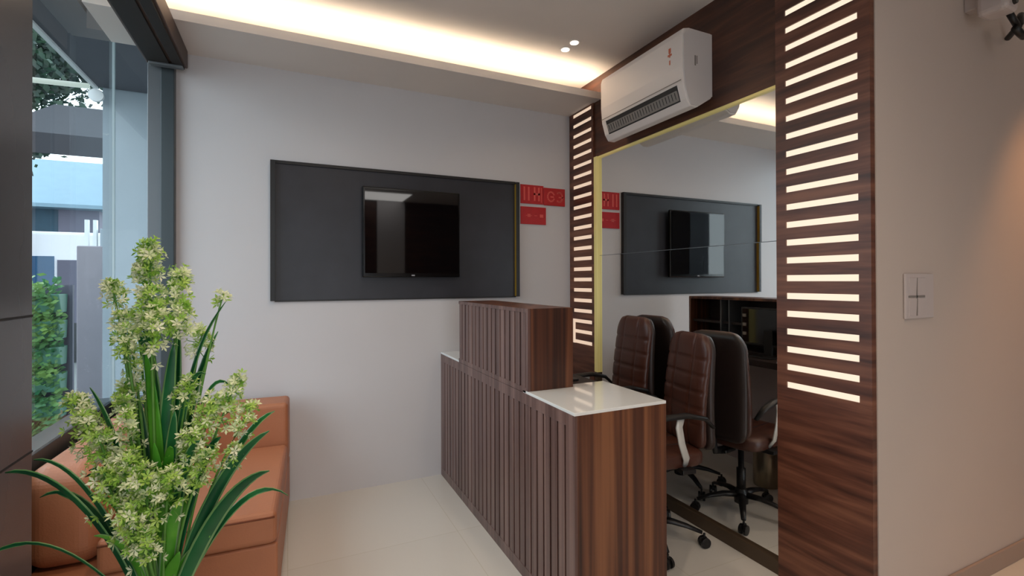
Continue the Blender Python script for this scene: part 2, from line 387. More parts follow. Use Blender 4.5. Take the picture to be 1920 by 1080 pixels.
# ------------------------------------------------------------------ air conditioner
ac = thing('air_conditioner', 'white split air conditioner mounted on the walnut cladding above the mirror', 'air conditioner', (1.96, 2.13, 2.15))
def acprof(off=0):
    pr = [(0, 2.225), (.10, 2.165), (.145, 2.165), (.168, 2.20), (.19, 2.27), (.198, 2.36), (.198, 2.515), (.188, 2.545), (.15, 2.555), (0, 2.555)]
    return [(1.960-a, z) for a, z in pr]
P('body', MB().prism(acprof(), 'Y', 1.793, 2.473), M['ac'], ac, .006, seg=3)
P('side_cover', MB().prism([(1.960-a, z) for a, z in [(.0, 2.232), (.10, 2.172), (.143, 2.172), (.163, 2.202), (.184, 2.27), (.191, 2.36), (.191, 2.51), (.15, 2.548), (0, 2.548)]], 'Y', 1.788, 1.793), M['ac_side'], ac, .001)
# outlet in the lower front curve
def strip(a0, z0, a1, z1, y0, y1, lift):
    d = Vector((a1-a0, 0, z1-z0)).normalized(); n_ = Vector((d.z, 0, -d.x))*lift
    return [(1.960-(a0+n_.x), z0+n_.z), (1.960-(a1+n_.x), z1+n_.z), (1.960-(a1-.004), z1), (1.960-(a0-.004), z0)]
P('outlet', MB().prism(strip(.1655, 2.197, .1905, 2.275, 0, 0, .0015), 'Y', 1.835, 2.43), M['ac_dark'], ac)
P('louvre_flap', MB().prism(strip(.168, 2.204, .186, 2.252, 0, 0, .004), 'Y', 1.84, 2.425), M['ac_grey'], ac, .001)
mb = MB()
for k in range(26):
    y = 1.855+k*.022
    mb.prism(strip(.171, 2.214, .184, 2.246, 0, 0, .0055), 'Y', y, y+.003)
P('vane', mb, M['ac_dark'], ac)
P('seam', MB().box(1.7605, 1.7635, 1.80, 2.466, 2.288, 2.291), M['ac_grey'], ac)
mb = MB().box(1.7610, 1.7622, 1.868, 1.884, 2.452, 2.476).box(1.7610, 1.7622, 1.862, 1.890, 2.436, 2.446).box(1.7610, 1.7622, 1.872, 1.880, 2.430, 2.436).box(1.7610, 1.7622, 1.872, 1.880, 2.446, 2.452)
P('energy_label', mb, M['orange'], ac)
P('energy_label', MB().box(1.7610, 1.7622, 1.872, 1.880, 2.392, 2.415), M['orange'], ac)
P('side_mark', MB().box(1.84, 1.848, 1.7865, 1.7885, 2.37, 2.42).box(1.853, 1.858, 1.7865, 1.7885, 2.38, 2.42), M['ac_grey'], ac)

# ------------------------------------------------------------------ TV board, TV, red sign
bd = thing('television_backboard', 'long charcoal wall board with gold inner edges behind the television', 'wall panel', (.7, YW, 1.18))
P('board', MB().box(-.065, 1.487, YW-.006, YW-.0005, 1.186, 2.004), M['board'], bd, .001)
P('edge_band', MB().box(-.09, -.068, YW-.034, YW-.0005, 1.186, 2.006).box(-.068, -.0635, YW-.034, YW-.0325, 1.186, 2.006).box(1.490, 1.512, YW-.034, YW-.0005, 1.186, 2.006).box(1.4845, 1.49, YW-.034, YW-.0325, 1.186, 2.006).box(-.068, 1.490, YW-.016, YW-.0005, 1.992, 2.010).box(-.068, 1.490, YW-.012, YW-.0005, 1.180, 1.188), M['board_edge'], bd, .001)
P('gold_edge', MB().box(-.068, -.064, YW-.0325, YW-.006, 1.19, 1.992), M['gold_plain'], bd)
P('gold_edge', MB().box(1.485, 1.490, YW-.0325, YW-.006, 1.19, 1.992), M['gold_plain'], bd)
tv = thing('television', 'black flat television hung on the charcoal wall board', 'television', (.74, YW, 1.32))
P('back_housing', MB().box(.50, .97, YW-.034, YW-.007, 1.40, 1.80), M['tv'], tv, .006)
P('bezel', MB().box(.420, 1.052, YW-.060, YW-.034, 1.324, 1.889), M['tv'], tv, .006)
P('screen', MB().box(.434, 1.038, YW-.0625, YW-.059, 1.35, 1.876), M['tv_scr'], tv)
P('logo', MB().box(.725, .745, YW-.0625, YW-.0600, 1.332, 1.340), M['tv_logo'], tv)
rs = thing('red_sign', 'red two-row sign of small panels beside the charcoal board', 'sign', (1.7, YW, 1.71))
P('sign_panel', MB().box(1.533, 1.722, YW-.008, YW-.0005, 1.862, 2.0), M['red'], rs, .001)
P('sign_panel', MB().box(1.724, 1.908, YW-.008, YW-.0005, 1.858, 1.99), M['red'], rs, .02)
P('sign_panel', MB().box(1.533, 1.742, YW-.008, YW-.0005, 1.712, 1.84), M['red'], rs, .001)
yy0, yy1 = YW-.0095, YW-.0078
mb = MB()
for x in (1.556, 1.592, 1.640, 1.676): mb.box(x, x+.013, yy0, yy1, 1.885, 1.985)
mb.box(1.64, 1.689, yy0, yy1, 1.928, 1.942)
for x in (1.70,): mb.box(x, x+.006, yy0, yy1, 1.875, 1.985)
P('lettering', mb, M['red_l'], rs)
mb = MB()
for c0, a0, a1 in ((1.785, 30, 330), (1.855, -120, 120)):
    for k in range(14):
        a = math.radians(a0+(a1-a0)*k/13); cx, cz = c0+.028*math.cos(a), 1.925+.035*math.sin(a)
        mb.box(cx-.006, cx+.006, yy0, yy1, cz-.006, cz+.006)
    mb.box(c0-.004, c0+.034 if c0 > 1.8 else c0+.025, yy0, yy1, 1.919, 1.929)
    P('lettering', mb, M['red_l'], rs); mb = MB()
P('lettering', MB().box(1.588, 1.612, yy0, yy1, 1.765, 1.787).box(1.690, 1.718, yy0, yy1, 1.765, 1.787).box(1.575, 1.625, yy0, yy1, 1.774, 1.778).box(1.645, 1.668, yy0, yy1, 1.774, 1.778), M['red_l'], rs)

# ------------------------------------------------------------------ reception counter
rc = thing('reception_counter', 'walnut reception counter with fluted front, raised section and white top at its near end', 'counter', (1.15, 2.3, 0))
X0, X1, Y0, Y1 = .935, 1.362, 1.48, YW-.002
XU, YU0, YU1, ZL, ZU = 1.162, 1.85, 2.772, .822, 1.178
# fluted fronts: backing, frame bands, ribs
mb = MB().box(X0+.010, X0+.03, Y0+.02, Y1, 0, ZL-.012)
P('front_backing', mb, M['groove'], rc)
mb = MB().box(X0, X0+.012, Y0, Y0+.062, 0, ZL-.012).box(X0, X0+.012, Y0+.062, Y1, ZL-.06, ZL-.012).box(X0, X0+.012, Y0+.062, Y1, 0, .055).box(X0, X0+.012, Y1-.05, Y1, .055, ZL-.06)
y = Y0+.074
while y < Y1-.07:
    mb.box(X0+.001, X0+.012, y, y+.045, .055, ZL-.06); y += .056
P('fluted_front', mb, M['wood_front'], rc, .0015)
P('end_panel', MB().box(X0+.012, X1, Y0, Y0+.02, 0, ZL-.012), M['wood_end'], rc, .001)
P('inner_panel', MB().box(X0+.03, X0+.045, Y0+.02, Y1, 0, ZL-.05), M['grey_lam'], rc)
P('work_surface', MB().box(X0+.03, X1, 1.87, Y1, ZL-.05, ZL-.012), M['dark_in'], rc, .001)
P('work_surface', MB().box(X0+.03, X1, Y0+.02, 1.87, ZL-.05, ZL-.012), M['wood_end'], rc, .001)
P('white_top', MB().box(X0, X1, Y0, 1.90, ZL-.012, ZL), M['white_top'], rc, .0015)
P('white_top', MB().box(X0, XU+.01, YU1, Y1, ZL-.012, ZL), M['white_top'], rc, .0015)
P('support_panel', MB().box(X0+.045, X1-.03, Y1-.02, Y1, 0, ZL-.05), M['grey_lam'], rc)
# raised section
mb = MB().box(X0+.0, X0+.012, YU0, YU0+.02, ZL, ZU).box(X0, X0+.012, YU0+.02, YU1, ZU-.018, ZU).box(X0, X0+.012, YU0+.02, YU1, ZL-.011, ZL+.012)
y = YU0+.026
while y < YU1-.03:
    mb.box(X0+.001, X0+.012, y, y+.045, ZL, ZU-.018); y += .056
mb.box(X0+.010, X0+.024, YU0+.01, YU1-.01, ZL, ZU-.004)
P('raised_fluted_front', mb, M['wood_front'], rc, .0012)
P('raised_end_panel', MB().box(X0+.012, XU, YU0, YU0+.018, ZL, ZU), M['wood_end'], rc, .001)
P('raised_end_panel', MB().box(X0+.012, XU, YU1-.018, YU1, ZL, ZU), M['wood_end'], rc, .001)
P('raised_top', MB().box(X0+.012, XU, YU0+.018, YU1-.018, ZU-.018, ZU), M['wood_end'], rc, .001)
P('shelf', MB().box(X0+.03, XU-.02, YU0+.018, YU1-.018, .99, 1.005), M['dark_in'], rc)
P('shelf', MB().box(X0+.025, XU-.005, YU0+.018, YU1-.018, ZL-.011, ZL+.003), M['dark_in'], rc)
P('divider', MB().box(X0+.03, XU-.004, 2.405, 2.412, ZL+.003, ZU-.018), M['frame_l'], rc)
P('divider', MB().box(X0+.03, XU-.004, 2.475, 2.482, ZL+.003, ZU-.018), M['frame_l'], rc)
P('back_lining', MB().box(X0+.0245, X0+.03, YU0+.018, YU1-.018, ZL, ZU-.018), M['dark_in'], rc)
# monitor lying behind the raised section, seen in the mirror
mn = thing('monitor', 'black computer monitor behind the raised counter section, seen in the mirror', 'monitor', (1.245, 2.04, ZL-.012))
mn.rotation_euler = (0, 0, 0)
P('stand_base', MB().box(1.175, 1.29, 2.0, 2.16, ZL-.012, ZL-.002), M['black'], mn, .003)
P('stand', MB().box(1.185, 1.198, 2.05, 2.11, ZL-.002, .98), M['black'], mn, .003)
P('screen_housing', MB().box(1.172, 1.193, 1.925, 2.28, .875, 1.12), M['black'], mn, .005)
P('screen', MB().box(1.1925, 1.1945, 1.937, 2.268, .89, 1.108), M['tv_scr'], mn)
# bin under the counter
bn = thing('waste_bin', 'steel cylindrical waste bin under the counter, seen in the mirror', 'bin', (1.19, 2.10, 0))
P('bin_body', MB().lathe([(.075, 0), (.078, .01), (.078, .30), (.074, .305)], (1.19, 2.10, 0), 32), M['steel'], bn, 0, True)
P('bin_rim', MB().lathe([(.080, .30), (.081, .335), (.060, .35), (.02, .355)], (1.19, 2.10, 0), 32), M['black'], bn, 0, True)

# ------------------------------------------------------------------ office chairs
def pad(w, z0, z1, th, xc, cols, rows, groove, rnd=.06, curve=True, grid=(44, 56)):
    """upright pad facing +X with rounded outline and stitched grooves"""
    mb = MB(); ny, nz = grid; F = []; B = []
    def xoff(t): return (-.008 + .022*math.cos((t-.25)*PI*1.1) - .012*t) if curve else .012*math.cos((t-.4)*PI)-.012
    H = (z1-z0)
    for j in range(nz+1):
        t = j/nz; zz = z0+H*t
        # half width: rounded corners at top and bottom, slight waist
        hw = w/2*(1-.06*math.sin(PI*t)**2 if False else 1)
        e = min(t, 1-t)*H
        rc_ = .10 if t > .5 else .06
        if e < rc_: hw -= rc_*(1-math.sqrt(max(0, 1-((rc_-e)/rc_)**2)))*.85
        fr, brw = [], []
        for i in range(ny+1):
            s = -1+2*i/ny; yv = hw*s
            ed = min((1-abs(s))*w/2, e)
            rr = math.sqrt(max(0, 1-(1-min(ed, rnd)/rnd)**2))
            d = 0
            for c in cols: d += math.exp(-((yv-c*w/2)/.006)**2)
            for r_ in rows: d += math.exp(-((t-r_)*H/.006)**2)
            x = xc + xoff(t) + th/2*(.25+.75*rr) - groove*min(d, 1) + (.006*math.cos(abs(s)*PI/2) if groove else 0)
            xb = xc + xoff(t) - th/2*(.25+.75*rr)
            fr.append(mb.bm.verts.new((x, yv, zz))); brw.append(mb.bm.verts.new((xb, yv, zz)))
        F.append(fr); B.append(brw)
    for j in range(nz):
        for i in range(ny):
            mb.bm.faces.new((F[j][i], F[j][i+1], F[j+1][i+1], F[j+1][i])); mb.bm.faces.new((B[j][i+1], B[j][i], B[j+1][i], B[j+1][i+1]))
        mb.bm.faces.new((F[j][0], F[j+1][0], B[j+1][0], B[j][0])); mb.bm.faces.new((F[j][ny], B[j][ny], B[j+1][ny], F[j+1][ny]))
    for i in range(ny):
        mb.bm.faces.new((F[0][i], B[0][i], B[0][i+1], F[0][i+1])); mb.bm.faces.new((F[nz][i], F[nz][i+1], B[nz][i+1], B[nz][i]))
    return mb
def make_chair(label, rot0):
    r = thing('office_chair', label, 'chair', (0, 0, 0), 0, None)
    # five-star base
    P('hub', MB().lathe([(.02, .055), (.036, .06), (.038, .11), (.028, .135), (.026, .14)], seg=20), M['black'], r, 0, True)
    R = .25
    for k in range(5):
        a = rot0 + k*2*PI/5; c, s = math.cos(a), math.sin(a)
        pts = [(.02*c, .02*s, .105), (.10*c, .10*s, .105), (.17*c, .17*s, .092), (R*c-.01*c, R*s-.01*s, .070)]
        lg = P('base_leg', MB().tube(pts, [.024, .020, .016, .012], 10, .7), M['black'], r, 0, True)
        cmb = MB()
        for sd in (-1, 1):
            cmb.lathe([(.012, -.007), (.025, -.006), (.025, .006), (.012, .007)], (0, sd*.013, .026), 18, 'Y')
        cmb.lathe([(.006, .03), (.006, .068)], (0, 0, 0), 8)
        cmb.box(-.020, .010, -.005, .005, .026, .052)
        cmb.move(Matrix.Translation((R*c, R*s, 0)) @ Matrix.Rotation(a+.5, 4, 'Z'))
        P('caster', cmb, M['black'], lg, .001)
    P('gas_column', MB().lathe([(.024, .13), (.024, .25), (.015, .251), (.015, .40)], seg=18), M['black'], r, 0, True)
    P('tilt_mechanism', MB().box(-.11, .09, -.06, .06, .385, .415).box(-.20, -.10, -.03, .03, .375, .395), M['black'], r, .006)
    # seat with stitched channels
    P('seat', MB().cushion((.01, 0, .448), (.215, .195, .040), 5, 18), M['leather'], r, 0, True)
    mb = MB()
    for yy in (-.065, .065): mb.tube([(-.17, yy, .4865), (.0, yy, .4895), (.17, yy, .4865)], .0035, 6)
    P('seat_seam', mb, M['shell'], r)
    P('back_pad', pad(.332, .475, 1.03, .052, -.203, (-.42, .42), (.22, .36, .50, .64, .78), .006), M['leather'], r, 0, True)
    P('back_shell', pad(.336, .465, 1.028, .050, -.236, (), (), 0, .045, False), M['shell'], r, 0, True)
    P('back_bracket', MB().tube([(-.17, 0, .385), (-.25, 0, .40), (-.265, 0, .47), (-.255, 0, .56)], .022, 10, .5, (0, 1, 0)), M['black'], r, 0, True)
    for sd in (-1, 1):
        y = sd*.215
        ar = P('armrest', MB().tube([(-.215, y*.93, .60), (-.16, y, .650), (-.06, y, .672), (.05, y, .668), (.12, y, .640), (.135, y, .60)], [.012, .018, .022, .022, .018, .010], 12, .6, (0, 0, 1)), M['black'], r, 0, True)
        P('armrest_strap', MB().tube([(-.03, y, .66), (-.02, y, .62), (-.035, y, .54), (-.06, y*.99, .47), (-.07, y*.85, .42)], [.020, .019, .018, .018, .014], 10, .35, (0, 1, 0)), M['silver'], ar, 0, True)
        P('armrest_foot', MB().box(-.10, -.03, .15, .23, .405, .425) if sd > 0 else MB().box(-.10, -.03, -.23, -.15, .405, .425), M['black'], ar, .003)
    return r
rot = math.radians(170)
ch = make_chair('brown tufted office chair nearest the camera, just behind the white counter top', math.radians(-42)-rot)
ch.location = (1.652, 1.908, 0); ch.rotation_euler = (0, 0, rot)
ch2 = copy_tree(ch)
ch2.location = (1.670, 2.35, .001); ch2.rotation_euler = (0, 0, math.radians(176))
tag(ch2, 'brown tufted office chair standing deeper in, close to the narrow louvred corner panel', 'chair')
ch2.scale = (1, 1, 1.05)
for c in ch2.children:
    if c.name.startswith('base_leg'): c.rotation_euler = (0, 0, math.radians(34))
for c in (ch, ch2): c['group'] = 'office chairs behind the counter'

# ------------------------------------------------------------------ sofa
sf = thing('sofa', 'low tan leatherette sofa below the bay glass, behind the flowering plant', 'sofa', (.012, 3.09, 0), -.045)
def S(name, mb, mt, bev=.02, smooth=True):
    o = mb.build(name, mt, sf, bev, smooth, 10 if bev > .05 else 4); return o
S('base', MB().box(-.775, 0, -1.03, -.02, .06, .30), M['sofa'], .012, False)
S('seat_cushion', MB().box(-.555, -.002, -1.045, -.21, .302, .425), M['sofa'], .022, False)
S('backrest', MB().box(-.79, 0, -.205, 0, .30, .642), M['sofa'], .022, False)
S('armrest', MB().box(-.795, -.562, -.965, -.207, .302, .662), M['sofa'], .075, False)
S('piping', MB().tube([(-.55, -1.043, .405), (-.01, -1.043, .405)], .004, 6), M['sofa_d'], 0, True)
for x in (-.76, -.04):
    for y in (-.98, -.06): S('leg', MB().lathe([(.016, 0), (.022, .06)], (x, y, 0), 14), M['black'], 0, True)

# ------------------------------------------------------------------ flowering plant
PL = Vector((-.264, 1.336, .20))
pl = thing('flowering_plant', 'tall arrangement of green strap leaves and cream flower sprays in front of the sofa', 'plant', PL)
pl.scale = (.846, .846, .846)
MB_pot = MB().lathe([(.085, -.2364), (.092, -.22), (.115, .30), (.125, .42), (.120, .43), (.108, .41), (.09, .395)], seg=32)
MB_pot.build('pot', M['pot'], pl, 0, True)
MB().lathe([(.104, .385), (.07, .405), (.01, .41)], seg=24).build('soil', M['soil'], pl, 0, True)
RX = Vector((.9066, -.422, 0)); RY = Vector((.422, .9066, 0))   # the arrangement's broad side and its depth direction
def PP(u, v, z): return RX*u + RY*v + Vector((0, 0, z))
def bez(a, b, c, d, n):
    out = []
    for i in range(n+1):
        t = i/n; out.append(a*(1-t)**3 + b*3*t*(1-t)**2 + c*3*t*t*(1-t) + d*t**3)
    return out
def leaf(pts, wid, mt=None, fold=.25, twist=0, edge=True):
    mb = MB(); rows = []; n = len(pts)-1
    for i, q in enumerate(pts):
        t = i/n; d = (pts[min(i+1, n)]-pts[max(i-1, 0)]).normalized()
        s = d.cross(Vector((0, 0, 1)))
        if s.length < .05: s = RX.copy()
        s.normalize()
        view = RY
        s2 = d.cross(view); s2.normalize()
        s = (s*.35 + s2*.65 if s.dot(s2) >= 0 else -s*.35 + s2*.65).normalized()
        nrm = s.cross(d).normalized()
        a = twist*t; s = s*math.cos(a) + nrm*math.sin(a)
        ww = wid*(math.sin(PI*min(1, .12+t*.88))**.55)*(1-.15*t)
        if t > .97: ww = wid*.06
        rows.append([mb.bm.verts.new(q - s*ww/2 + nrm*fold*ww*.5), mb.bm.verts.new(q - s*ww*.36 + nrm*fold*ww*.36), mb.bm.verts.new(q),
                     mb.bm.verts.new(q + s*ww*.36 + nrm*fold*ww*.36), mb.bm.verts.new(q + s*ww/2 + nrm*fold*ww*.5)])
    for i in range(n):
        for k in range(4):
            f = mb.bm.faces.new((rows[i][k], rows[i][k+1], rows[i+1][k+1], rows[i+1][k]))
            f.material_index = 1 if (edge and k in (0, 3)) else 0
    o = mb.build('leaf', [mt or M['leaf'], M['leaf_edge']], pl, 0, True)
    so = o.modifiers.new('thick', 'SOLIDIFY'); so.thickness = .0012
    return o
def L(u1, z1, bendu=0, bendz=0, v1=0, w=.032, u0=None, z0=.42, mt=None, droop=0, tw=0, edge=True):
    u0 = u1*.12 if u0 is None else u0
    a = PP(u0, v1*.1, z0); d = PP(u1, v1, z1)
    b = PP(u0+(u1-u0)*.2, v1*.25, z0+(z1-z0)*.55+bendz); c = PP(u0+(u1-u0)*.6+bendu, v1*.7, z1+droop)
    leaf(bez(a, b, c, d, 16), w, mt, .25, tw, edge)
# (tip across, tip height, ...) long arching leaves left
L(-.385, .80, v1=-.03, w=.042, droop=.02, bendz=-.02)
L(-.37, .70, v1=.05, w=.026, droop=.075)
L(-.425, .58, v1=-.06, w=.018, droop=.13)
L(-.28, .74, v1=.09, w=.022, droop=.06)
L(-.24, .86, v1=-.10, w=.030, droop=.0, bendz=-.05)
L(-.15, .92, v1=-.05, w=.034, droop=.0, bendz=-.04)
# right
L(.305, .905, v1=-.02, w=.036, droop=-.06, bendz=-.04)
L(.325, .815, v1=-.06, w=.042, droop=-.03, bendz=-.06)
L(.27, .93, v1=.08, w=.032, droop=-.03, bendz=-.06)
L(.30, .68, v1=.10, w=.022, droop=.10)
L(.16, .90, v1=-.08, w=.03, droop=-.02)
# tall central bundle
L(.165, 1.245, v1=.02, w=.022, bendu=-.05, droop=-.14, z0=.55, u0=.02)
L(.12, 1.16, v1=.06, w=.034, bendu=-.03, droop=-.12, u0=.02)
L(.15, 1.06, v1=-.04, w=.020, bendu=-.02, droop=.03, z0=.6, u0=.03)
L(.185, 1.00, v1=.03, w=.016, bendu=-.02, droop=.11, z0=.7, u0=.05)
L(.06, 1.14, v1=-.03, w=.040, droop=-.12, u0=.0)
L(.03, 1.17, v1=.03, w=.042, droop=-.12, u0=.02)
L(.0, 1.12, v1=-.05, w=.042, droop=-.12, u0=.01, mt=M['leaf_b'], edge=False)
L(-.03, 1.14, v1=.0, w=.036, droop=-.10, u0=.01)
L(-.12, 1.22, v1=-.01, w=.034, bendu=.10, droop=.03, z0=.6, u0=.0)
L(-.155, 1.17, v1=.02, w=.026, bendu=.09, droop=.09, z0=.6, u0=.0)
L(-.135, 1.03, v1=-.06, w=.028, bendu=.0, droop=-.08, z0=.5, u0=-.05)
L(-.10, .99, v1=.05, w=.030, bendu=.0, droop=-.10, u0=-.02)
L(.09, .97, v1=-.07, w=.036, bendu=.0, droop=-.09, u0=.02)
L(.06, .90, v1=-.10, w=.034, bendu=.0, droop=-.09, u0=.02, mt=M['leaf_b'], edge=False)
rng = random.Random(3)
for k in range(34):
    a = rng.uniform(0, 2*PI); rr = rng.uniform(.03, .17)
    L(rr*math.cos(a), rng.uniform(.60, .92), v1=rr*math.sin(a)*.8, w=rng.uniform(.022, .04), droop=rng.uniform(-.08, .03), mt=M['leaf_b'] if rng.random() < .4 else M['leaf'], edge=rng.random() < .6, tw=rng.uniform(-.6, .6))
# flower sprays
def floret(mb, c, s, rg, dr):
    d = dr.normalized(); a = d.orthogonal().normalized(); b = d.cross(a)
    ph = rg.uniform(0, 2*PI); mi = 0 if rg.random() < .52 else 1
    for k in range(5):
        t = ph+k*2*PI/5; e = a*math.cos(t)+b*math.sin(t); f_ = d.cross(e)
        p0 = c; p1 = c+e*s*.55+f_*s*.24+d*s*.35; p2 = c+e*s+d*s*.55; p3 = c+e*s*.55-f_*s*.24+d*s*.35
        f = mb.bm.faces.new([mb.bm.verts.new(q) for q in (p0, p1, p2, p3)]); f.material_index = mi
def spray(u, z, v, L_=.16, n=60, sp=.035, u0=None, seed=0, zb=.45, s=.013):
    rg = random.Random(seed); u0 = u*.25 if u0 is None else u0
    a = PP(u0, v*.2, zb); d = PP(u, v, z)
    pts = bez(a, PP(u0+(u-u0)*.15, v*.4, zb+(z-zb)*.5), PP(u*.8+u0*.2, v*.9, z-.08), d, 14)
    st = MB().tube(pts, [.0035]*10+[.0025]*5, 6).build('flower_stem', M['stem'], pl, 0, True)
    mb = MB(); tot = (d-a).length; t0 = max(0, 1-L_/tot)
    for k in range(n):
        t = t0+(1-t0)*rg.random()**.8; i = min(13, int(t*14)); q = pts[i].lerp(pts[i+1], t*14-i)
        wd = sp*(1.15-.7*(t-t0)/(1-t0))
        o_ = Vector((rg.gauss(0, 1), rg.gauss(0, 1), rg.gauss(0, .7))); o_ = o_.normalized()*wd*rg.uniform(.25, 1.25)
        floret(mb, q+o_, s*rg.uniform(.75, 1.3), rg, o_+Vector((0, 0, .01)))
        if rg.random() < .35:
            e = o_.normalized(); w_ = e.orthogonal().normalized()*.0012; A = q; B_ = q+o_
            f = mb.bm.faces.new([mb.bm.verts.new(x) for x in (A-w_, A+w_, B_+w_, B_-w_)]); f.material_index = 2
    mb.build('flower_spray', [M['petal'], M['petal_g'], M['stem']], st)
SP = [(-.03, 1.405, 0, .20, 95, .035), (.035, 1.33, .03, .2, 90, .032), (.0, 1.28, -.03, .2, 110, .042), (-.06, 1.35, .02, .16, 70, .03), (-.13, 1.30, .0, .14, 55, .028), (.07, 1.24, -.02, .2, 90, .035),
      (.02, 1.22, -.06, .2, 90, .04), (-.08, 1.22, -.03, .2, 80, .035), (.155, 1.27, .03, .07, 14, .02), (-.09, 1.12, .02, .22, 75, .03), (.085, 1.17, .05, .15, 55, .03), (-.14, 1.19, .10, .07, 16, .02),
      (-.22, .995, -.01, .16, 75, .04), (-.16, .96, -.05, .18, 80, .042), (-.10, .92, -.08, .18, 80, .042), (-.05, 1.0, -.06, .2, 80, .035), (-.12, 1.02, .03, .12, 45, .03),
      (.20, 1.04, .02, .2, 80, .035), (.16, .99, -.02, .2, 90, .042), (.13, .92, -.06, .2, 85, .045), (.235, .97, .03, .16, 50, .03), (.10, 1.05, -.03, .15, 60, .032),
      (.0, .88, -.11, .2, 100, .05), (.05, .84, -.12, .18, 95, .05), (-.06, .84, -.11, .16, 80, .045), (.10, .83, -.10, .16, 80, .045), (.02, .76, -.14, .14, 80, .045), (.17, .87, -.07, .14, 55, .035), (.06, .70, -.13, .12, 45, .03), (.21, .86, -.01, .1, 30, .03)]
for i, (u, z, v, l_, n_, s_) in enumerate(SP): spray(u, z, v, l_, int(n_*1.25), s_, seed=i+11)

# ------------------------------------------------------------------ switch plate, wall camera, downlights
sw = thing('switch_plate', 'grey-white wall switch plate with four rockers on the right wall', 'switch', (2.25, YR, 1.14))
P('plate', MB().box(2.150, 2.352, YR-.010, YR-.0005, 1.146, 1.322), M['switch'], sw, .004)
for i in range(2):
    for j in range(2):
        P('rocker', MB().prism([(YR-.011, 1.158+.080*j), (YR-.0135, 1.226+.080*j), (YR-.009, 1.226+.080*j), (YR-.009, 1.158+.080*j)], 'X', 2.172+i*.060, 2.222+i*.060), M['switch'], sw, .001)
P('rocker_gap', MB().box(2.168, 2.284, YR-.0112, YR-.0098, 1.2285, 1.2365).box(2.2235, 2.2305, YR-.0112, YR-.0098, 1.158, 1.306), M['ac_grey'], sw)
wc = thing('wall_camera', 'small white box camera on a black swivel bracket high on the right wall', 'camera', (2.62, YR, 2.4))
P('body', MB().box(2.595, 2.70, .90, 1.0, 2.385, 2.56), M['switch'], wc, .02, seg=3)
P('mount', MB().box(2.63, 2.68, .99, YR-.0005, 2.44, 2.50), M['switch'], wc, .004)
P('lens', MB().lathe([(.016, 0), (.014, -.010)], (2.65, .90, 2.42), 16, 'Y'), M['black'], wc)
P('bracket_arm', MB().tube([(3.0, 1.04, 2.405), (2.90, .96, 2.420), (2.80, .93, 2.410), (2.755, .92, 2.375), (2.75, .92, 2.34), (2.69, .93, 2.40)], .012, 10), M['black'], wc, 0, True)
P('bracket_foot', MB().tube([(2.72, .92, 2.335), (2.76, .92, 2.322), (2.80, .92, 2.315)], .014, 10), M['black'], wc, 0, True)
def dl(x, y, label, r=.028, g=None):
    t_ = thing('ceiling_downlight', label, 'ceiling light', (x, y, ZC), 0, g)
    P('trim_ring', MB().lathe([(r*1.25, ZC-.004), (r*1.25, ZC-.0005)], (x, y, 0), 24), M['ceil'], t_)
    P('lens', MB().lathe([(r*.85, ZC-.0065), (r*.85, ZC-.0035)], (x, y, 0), 24), M['lamp'], t_)
dl(1.544, 2.531, 'tiny ceiling spotlight closer to the glowing cove, left one of the pair')
dl(1.548, 2.435, 'tiny ceiling spotlight farther from the cove, right one of the pair')
for (x, y), q in zip(FILL_DOWN, ('above the left wall cladding', 'in front of the right wall corner', 'behind the viewer on the left', 'behind the viewer on the right', 'above the flowering plant')): dl(x, y, 'added fill downlight '+q+', outside the view', .045, 'added fill downlights over the open floor')
dl(3.22, .68, 'round recessed warm downlight beside the right wall, outside the view', .045)

# ------------------------------------------------------------------ outside
struct('ground', MB().box(-40, 12, 3.27, 60, -.12, -.02).box(-40, -.93, -10, 3.27, -.12, -.02), M['pave'], 'grey paving outside')
so_ = thing('porch_soffit', 'grey porch soffit with a pale edge strip outside the bay glass', 'soffit', (-1.0, 3.2, 2.7))
P('soffit_slab', MB().box(-1.235, .2, 3.28, 4.40, 2.705, 2.85), M['out_soffit'], so_)
P('soffit_slab', MB().box(-1.235, -.95, .5, 3.28, 2.705, 2.85), M['out_soffit'], so_)
P('edge_strip', MB().box(-1.262, -1.235, .5, 4.40, 2.69, 2.86), M['white'], so_)
ow = thing('render_wall', 'pale blue-grey rendered outside wall seen through the corner glass', 'wall', (-.9, 4.5, 0))
P('wall_face', MB().box(-1.215, .2, 4.42, 4.7, -.02, 2.85), M['out_wall'], ow)
P('wall_joint', MB().box(-1.16, -1.155, 4.415, 4.421, 0, 2.7), M['out_soffit'], ow)
ul = thing('outdoor_tube_light', 'pale tube light on the end of the porch soffit outside', 'light', (-1.4, 4.3, 2.62))
P('tube', MB().tube([(-1.27, 4.36, 2.69), (-1.62, 4.28, 2.655)], .018, 10), M['tube'], ul, 0, True)
P('end_ring', MB().lathe([(.03, -.012), (.045, -.012), (.045, .012), (.03, .012)], (-1.235, 4.36, 2.63), 16, 'Y'), M['white'], ul)
gp = thing('gate_pillar', 'pinkish grey gate pillar with white posts on top outside', 'pillar', (-1.58, 5.5, 0))
P('pillar', MB().box(-1.68, -1.50, 5.45, 5.65, -.02, 1.62), M['out_col'], gp, .01)
P('pillar_cap', MB().box(-1.53, -1.44, 5.5, 5.68, -.02, 1.78), M['out_wall'], gp, .005)
for x in (-1.635, -1.575): P('post', MB().box(x-.013, x+.013, 5.53, 5.57, 1.62, 1.86), M['white'], gp)
